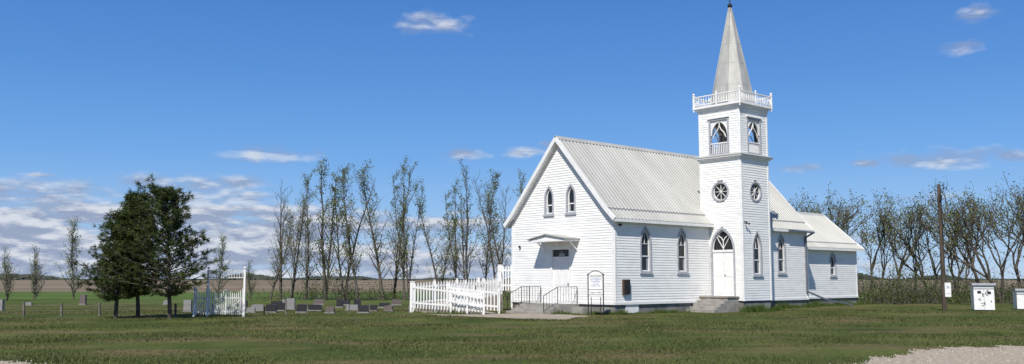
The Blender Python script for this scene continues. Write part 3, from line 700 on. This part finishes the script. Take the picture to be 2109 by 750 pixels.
# distant tree line at the horizon
nr=np.random.RandomState(4); n=9000
ang=nr.uniform(-.62,.62,n); base=np.interp(ang,[-.62,-.5,-.42,-.3,-.2,0,.3,.62],[2,6,2,7,2.5,5,7,4])
dist=1500+200*np.sin(ang*9)+nr.uniform(-20,20,n)
hz=base*nr.uniform(0,1,n)*np.clip(np.sin(ang*61)+np.sin(ang*23)+.6,.12,1.6)
c=np.stack([dist*np.sin(ang),dist*np.cos(ang),hz],1); hw=2.8
Q=np.stack([c+[-hw,0,-1.4],c+[hw,0,-1.4],c+[hw*.7,0,1.4],c+[-hw*.7,0,1.4]],1).reshape(-1,3)
link('distant_trees',np_mesh('far',Q,np.arange(4*n).reshape(-1,4),['lf_far']))

# ---------------------------------------------------------------- ground
def ground_mat():
    m,nt,b=new_mat('ground'); L=nt.links.new
    g=N(nt,'ShaderNodeNewGeometry'); sep=N(nt,'ShaderNodeSeparateXYZ'); L(g.outputs['Position'],sep.inputs[0])
    def noise(s,d=6,stretch=None):
        n=N(nt,'ShaderNodeTexNoise'); n.inputs['Scale'].default_value=s; n.inputs['Detail'].default_value=d
        if stretch:
            mp=N(nt,'ShaderNodeMapping'); mp.inputs['Scale'].default_value=stretch; L(g.outputs['Position'],mp.inputs[0]); L(mp.outputs[0],n.inputs['Vector'])
        else: L(g.outputs['Position'],n.inputs['Vector'])
        return n.outputs['Fac']
    def ramp(f,els):
        r=N(nt,'ShaderNodeValToRGB'); e=r.color_ramp.elements
        e[0].position,e[0].color=els[0][0],(*els[0][1],1); e[1].position,e[1].color=els[1][0],(*els[1][1],1)
        for p,c in els[2:]: q=e.new(p); q.color=(*c,1)
        L(f,r.inputs[0]); return r.outputs[0]
    def mix(f,a,c_,t='MIX'):
        x=N(nt,'ShaderNodeMix',data_type='RGBA',blend_type=t)
        if isinstance(f,float): x.inputs[0].default_value=f
        else: L(f,x.inputs[0])
        L(a,x.inputs[6]); L(c_,x.inputs[7]); return x.outputs[2]
    def mr(v,a,b_,c_=0,d=1):
        x=N(nt,'ShaderNodeMapRange'); L(v,x.inputs[0]); 
        for i,q in enumerate((a,b_,c_,d)): x.inputs[i+1].default_value=q
        return x.outputs[0]
    grass=ramp(noise(.35,8,(1,.6,1)),[(.3,(.042,.06,.015)),(.7,(.115,.13,.036)),(.5,(.070,.092,.022))])
    fine=ramp(noise(9,6),[(.3,(.45,.45,.45)),(.7,(1.45,1.4,1.3))])
    grass=mix(1.0,grass,fine,'MULTIPLY')
    dry=ramp(noise(3,6),[(.3,(.10,.08,.038)),(.7,(.18,.135,.07))])
    dm=mr(noise(.17,5,(1,2.2,1)),.49,.62,0,.85); grass=mix(dm,grass,dry)
    pasture=ramp(noise(.08,5,(.4,1.2,1)),[(.35,(.06,.10,.02)),(.65,(.10,.15,.035))])
    grass=mix(mr(sep.outputs[1],58,80),grass,pasture)
    f_far=ramp(noise(.012,4,(.35,1.6,1)),[(.38,(.17,.125,.085)),(.62,(.26,.21,.15)),(.5,(.20,.16,.11)),(.7,(.10,.12,.05))])
    add=N(nt,'ShaderNodeMath',operation='MULTIPLY_ADD'); L(noise(.05,3),add.inputs[0]); add.inputs[1].default_value=30; L(sep.outputs[1],add.inputs[2])
    col=mix(mr(add.outputs[0],128,150),grass,f_far)
    L(col,b.inputs['Base Color']); b.inputs['Roughness'].default_value=.95; b.inputs['Specular IOR Level'].default_value=.1
    bp=N(nt,'ShaderNodeBump'); bp.inputs['Strength'].default_value=.6; bp.inputs['Distance'].default_value=.05
    L(noise(14,5),bp.inputs['Height']); L(bp.outputs[0],b.inputs['Normal'])
    return m
M['ground']=ground_mat()
gm=MB(); gm.face([(-9000,-400,0),(9000,-400,0),(9000,14000,0),(-9000,14000,0)],'ground'); gm.obj('ground')
M['gravel']=noise_mat('gravel',(.26,.21,.155),(.50,.42,.325),9,.95,12,.9,30,lo=.3,hi=.7)
edge=[(-80,26),(-30,22.5),(-12,20.1),(-10.4,19.5),(-9,18.2),(-6,17.2),(0,16.5),(5,16.8),(6.8,18.3),(7.6,19.8),(8.6,21.2),(10.2,22.6),(12.5,23.8),(15,24.5),(24,26),(80,31)]
ex=np.array([p[0] for p in edge]); ey=np.array([p[1] for p in edge])
xs_=np.arange(-80,80,.2); rr=np.random.RandomState(1); yy=np.interp(xs_,ex,ey)+rr.normal(0,.22,len(xs_))+.25*np.sin(xs_*1.3)+.2*np.sin(xs_*4.1)
rd=MB(); rd.face([(-80,-30,.004)]+[(80,-30,.004)]+[(x,y,.004) for x,y in zip(xs_[::-1],yy[::-1])],'gravel'); rd.obj('gravel_road')
M['path']=noise_mat('path_concrete',(.27,.22,.17),(.40,.34,.27),2.5,.95,10,.4,30)
pth=[(-4.2,44.9),(-3.2,43.2),(-.6,41.0),(1.2,39.2),(2.3,39.0),(2.6,40.6),(3.6,42.6),(2.6,44.6),(.2,46.0),(-1.2,45.0),(-2.5,44.6)]
pm=MB(); pm.face([(x,y,.008) for x,y in pth],'path'); pm.obj('concrete_path')
rr=np.random.RandomState(9)
def in_poly(x,y,poly):
    inside=np.zeros(len(x),bool); j=len(poly)-1
    for i in range(len(poly)):
        xi,yi=poly[i];xj,yj=poly[j]
        c_=((yi>y)!=(yj>y))&(x<(xj-xi)*(y-yi)/(yj-yi+1e-12)+xi); inside^=c_; j=i
    return inside
n=9000; sx=rr.uniform(-13,16,n); sy=rr.uniform(17,26,n); k_=(sy<np.interp(sx,xs_,yy)+.25); sx,sy=sx[k_],sy[k_]; n=len(sx); sr=rr.uniform(.008,.028,n)
c=np.stack([sx,sy,sr*.4+.004],1); a=rr.uniform(0,6.28,n)
pts=[]
for q in range(4): pts.append(c+np.stack([np.cos(a+q*1.57)*sr*rr.uniform(.7,1.2,n),np.sin(a+q*1.57)*sr*rr.uniform(.7,1.2,n),-sr*.5],1))
tp=c+np.stack([0*sr,0*sr,sr*.7],1)
V=np.stack(pts+[tp],1).reshape(-1,3); b_=np.arange(n)[:,None]*5
F=np.concatenate([b_+[0,1,4],b_+[1,2,4],b_+[2,3,4],b_+[3,0,4]],0)
M['stone']=leaf_mat('stone',(.2,.17,.14),(.5,.46,.4),0,5)
link('gravel_stones',np_mesh('stones',V,F,['stone']))
n=240000
Yb=17+(52-17)*rr.uniform(0,1,n)**1.35
Xb=rr.uniform(-.62,.62,n)*Yb
lump=np.sin(Xb*1.7+1.3*np.sin(Yb*.9))+np.sin(Yb*2.3+1.7*np.sin(Xb*.7))
patch=np.sin(Xb*.45+2*np.sin(Yb*.33))+np.sin(Yb*.8+1.9*np.sin(Xb*.31+1))
keep=(Yb>np.interp(Xb,xs_,yy)+rr.normal(0,.25,n)) & ~in_poly(Xb,Yb,pth) & (rr.uniform(0,1,n)<.55+.4*patch)
lx=(Xb-4.95)*.749+(Yb-44.7)*.663; ly=-(Xb-4.95)*.663+(Yb-44.7)*.749
keep&=~((lx>0)&(lx<26)&(ly>0)&(ly<7.5)); keep&=~((lx>-2.5)&(lx<0)&(ly>2.3)&(ly<5.3)); keep&=~((lx>5.4)&(lx<10.2)&(ly>-2.1)&(ly<0))
Xb,Yb,lump=Xb[keep],Yb[keep],lump[keep]; n=len(Xb)
h=(rr.uniform(.02,.06,n)+.02*np.clip(lump,-1,2))*np.interp(Yb,[17,50],[1,1.25]); a=rr.uniform(0,6.283,n); w=rr.uniform(.006,.013,n)*np.interp(Yb,[17,50],[1,1.7])
lean=rr.normal(0,.6,(n,2))*h[:,None]
V=np.stack([np.stack([Xb-np.cos(a)*w,Yb-np.sin(a)*w,0*h],1),np.stack([Xb+np.cos(a)*w,Yb+np.sin(a)*w,0*h],1),np.stack([Xb+lean[:,0],Yb+lean[:,1],h],1)],1).reshape(-1,3)
link('grass',np_mesh('grass',V,np.arange(3*n).reshape(-1,3),['grass']))
def weeds(name,lines,seed):
    r=np.random.RandomState(seed); P_=[]
    for (x0,y0),(x1,y1),cnt,hh,sp in lines:
        t=r.uniform(0,1,cnt); L=math.hypot(x1-x0,y1-y0); ph=r.uniform(0,6,3)
        env=np.clip(.45+.35*np.sin(t*L*1.9+ph[0])+.3*np.sin(t*L*4.7+ph[1])+.2*np.sin(t*L*11+ph[2]),.12,1.2)
        clump=env*r.uniform(.3,1,cnt)
        P_.append(np.stack([x0+(x1-x0)*t+r.normal(0,sp,cnt),y0+(y1-y0)*t+r.normal(0,sp,cnt),hh*clump],1))
    P_=np.vstack(P_); n=len(P_); h=P_[:,2]; a=r.uniform(0,6.283,n); w=.012; ln=r.normal(0,.45,(n,2))*h[:,None]
    X,Y=P_[:,0],P_[:,1]
    V=np.stack([np.stack([X-np.cos(a)*w,Y-np.sin(a)*w,0*h],1),np.stack([X+np.cos(a)*w,Y+np.sin(a)*w,0*h],1),np.stack([X+ln[:,0],Y+ln[:,1],h],1)],1).reshape(-1,3)
    link(name,np_mesh(name,V,np.arange(3*n).reshape(-1,3),['weed']))
def cw(b,a): return (4.95+.749*b-.663*a,44.7+.663*b+.749*a)
weeds('weeds',[(cw(0,-.15),cw(6,-.15),2600,.3,.12),(cw(7.4,-2.35),cw(10.6,-2.3),4000,.55,.2),(cw(10.2,-.25),cw(17.3,-.25),3600,.5,.2),(cw(17.3,.9),cw(25.5,.9),3600,.5,.2),(cw(-.2,0),cw(-.2,1.8),1400,.4,.12),((-5,47.4),(-1.4,44.6),900,.25,.1),((GX0-.5,GY),(GX1,GY),500,.2,.1),(cw(-2.2,2.0),cw(-.3,2.0),500,.3,.12)],4)

# ---------------------------------------------------------------- world
el=D2(48); hx,hy=-.30,-.954; az=math.atan2(hx,hy)
w=bpy.data.worlds.new('World'); scene.world=w; w.use_nodes=True; nt=w.node_tree; L=nt.links.new
bg=nt.nodes['Background']; bg.inputs[1].default_value=.105
sky=N(nt,'ShaderNodeTexSky',sky_type='NISHITA'); sky.sun_disc=False; sky.sun_elevation=el; sky.sun_rotation=az%(2*math.pi); sky.air_density=1.0; sky.dust_density=.1; sky.ozone_density=3; sky.altitude=600
tc=N(nt,'ShaderNodeTexCoord'); sp_=N(nt,'ShaderNodeSeparateXYZ'); L(tc.outputs['Generated'],sp_.inputs[0])
def math_(op,a,b=None,c=None):
    n=N(nt,'ShaderNodeMath',operation=op)
    for i,q in enumerate((a,b,c)):
        if q is None: continue
        if isinstance(q,(int,float)): n.inputs[i].default_value=q
        else: L(q,n.inputs[i])
    return n.outputs[0]
x,y,z=sp_.outputs
AZ=math_('ARCTAN2',x,y); H=math_('SQRT',math_('ADD',math_('MULTIPLY',x,x),math_('MULTIPLY',y,y))); TE=math_('DIVIDE',z,math_('MAXIMUM',H,.001))
gr=N(nt,'ShaderNodeValToRGB'); e=gr.color_ramp.elements
e[0].position=0; e[0].color=(.36,.55,.84,1); e[1].position=1; e[1].color=(.08,.16,.34,1)
for p,c_ in ((.05,(.27,.49,.84)),(.13,(.13,.36,.79)),(.22,(.075,.265,.70)),(.32,(.045,.20,.60))): q=e.new(p); q.color=(*c_,1)
L(TE,gr.inputs[0])
gs=N(nt,'ShaderNodeVectorMath',operation='SCALE'); gs.inputs['Scale'].default_value=9.8; L(gr.outputs[0],gs.inputs[0])
skm=N(nt,'ShaderNodeMix',data_type='RGBA'); skm.inputs[0].default_value=.8; L(sky.outputs[0],skm.inputs[6]); L(gs.outputs[0],skm.inputs[7]); SKY=skm.outputs[2]
def vec(a,b,c=0.0):
    n=N(nt,'ShaderNodeCombineXYZ')
    for i,q in enumerate((a,b,c)):
        if isinstance(q,(int,float)): n.inputs[i].default_value=q
        else: L(q,n.inputs[i])
    return n.outputs[0]
def wn(dt,sx,sy,det=7,seed=0.0,rough=.55):
    n=N(nt,'ShaderNodeTexNoise'); n.inputs['Scale'].default_value=1; n.inputs['Detail'].default_value=det; n.inputs['Roughness'].default_value=rough
    L(vec(math_('MULTIPLY',AZ,sx),math_('MULTIPLY',math_('ADD',TE,dt),sy),seed),n.inputs['Vector']); return n.outputs['Fac']
nA=wn(0,30,70,6,0,.5); nAu=wn(.005,30,70,6,0,.5)
CL_=[(-.086,.281,.045,.018,.85),(-.262,.130,.060,.012,1),(-.053,.134,.030,.008,1),(.016,.138,.034,.008,.85),(.045,.146,.022,.009,.7),(.435,.118,.07,.013,1),(.372,.117,.02,.006,.9),(.50,.119,.025,.009,1),(.305,.115,.032,.006,.6),(.472,.261,.03,.012,.5),(.462,.228,.024,.010,.65),
 (-.35,.097,.09,.012,1),(-.29,.101,.04,.009,1),(-.48,.082,.10,.018,1),(-.475,.1,.02,.004,.6),(-.27,.088,.03,.006,.8),(-.33,.082,.10,.014,1),(.42,.08,.05,.008,.5),(-.7,.1,.1,.02,1),(.75,.12,.1,.02,1),(-.2,.075,.05,.01,.7)]
dens=None
for (a,t,hw_,hh,st_) in CL_:
    u=math_('DIVIDE',math_('SUBTRACT',AZ,a),hw_); v=math_('DIVIDE',math_('SUBTRACT',TE,t),hh)
    d=math_('SUBTRACT',1.0,math_('SQRT',math_('ADD',math_('MULTIPLY',u,u),math_('MULTIPLY',v,v))))
    d=math_('SUBTRACT',math_('MINIMUM',math_('MAXIMUM',d,-1.0),.7),(1-st_)*.35)
    dens=d if dens is None else math_('MAXIMUM',dens,d)
def ms(v,a,b,c=0,d=1):
    n=N(nt,'ShaderNodeMapRange',interpolation_type='SMOOTHSTEP'); L(v,n.inputs[0])
    for i,q in enumerate((a,b,c,d)): n.inputs[i+1].default_value=q
    return n.outputs[0]
D1=math_('ADD',dens,math_('MULTIPLY',math_('SUBTRACT',nA,.5),1.9))
m1=ms(D1,-.05,1.0,0,.8)
nB=wn(0,10,50,9,3.3,.6); nBu=wn(.006,10,50,9,3.3,.6)
cover=math_('MULTIPLY',ms(TE,.112,.055),ms(AZ,.2,-.2,.35,1))
D2_=math_('ADD',nB,math_('MULTIPLY',math_('SUBTRACT',cover,1),.42))
m2=ms(D2_,.29,.49,0,.92)
mask=math_('MAXIMUM',m1,m2)
lit=math_('ADD',.36,math_('ADD',math_('MULTIPLY',math_('SUBTRACT',nA,nAu),2.2),math_('MULTIPLY',math_('SUBTRACT',nB,nBu),4.5)))
cr=N(nt,'ShaderNodeValToRGB'); cr.color_ramp.elements[0].color=(.38,.45,.63,1); cr.color_ramp.elements[1].color=(.86,.90,.98,1)
cr.color_ramp.elements[0].position=.15; cr.color_ramp.elements[1].position=.85
L(lit,cr.inputs[0])
cc=N(nt,'ShaderNodeVectorMath',operation='SCALE'); cc.inputs['Scale'].default_value=7.8; L(cr.outputs[0],cc.inputs[0])
mx=N(nt,'ShaderNodeMix',data_type='RGBA'); L(mask,mx.inputs[0]); L(SKY,mx.inputs[6]); L(cc.outputs[0],mx.inputs[7])
L(mx.outputs[2],bg.inputs[0])
sl=bpy.data.lights.new('sun','SUN'); sl.energy=5; sl.angle=D2(.5); sl.color=(1,.95,.87)
so=bpy.data.objects.new('sun',sl); scene.collection.objects.link(so)
dv=Vector((hx*math.cos(el),hy*math.cos(el),math.sin(el))); so.rotation_euler=dv.to_track_quat('Z','Y').to_euler(); so.location=dv*100
cam=bpy.data.cameras.new('camera'); co=bpy.data.objects.new('camera',cam); scene.collection.objects.link(co)
co.location=(0,0,1.7); co.rotation_euler=(math.pi/2+D2(6.0),0,0); cam.sensor_width=36; cam.lens=1900/2109*36; cam.clip_end=30000
scene.camera=co
scene.view_settings.view_transform='Standard'; scene.view_settings.look='None'; scene.view_settings.exposure=0
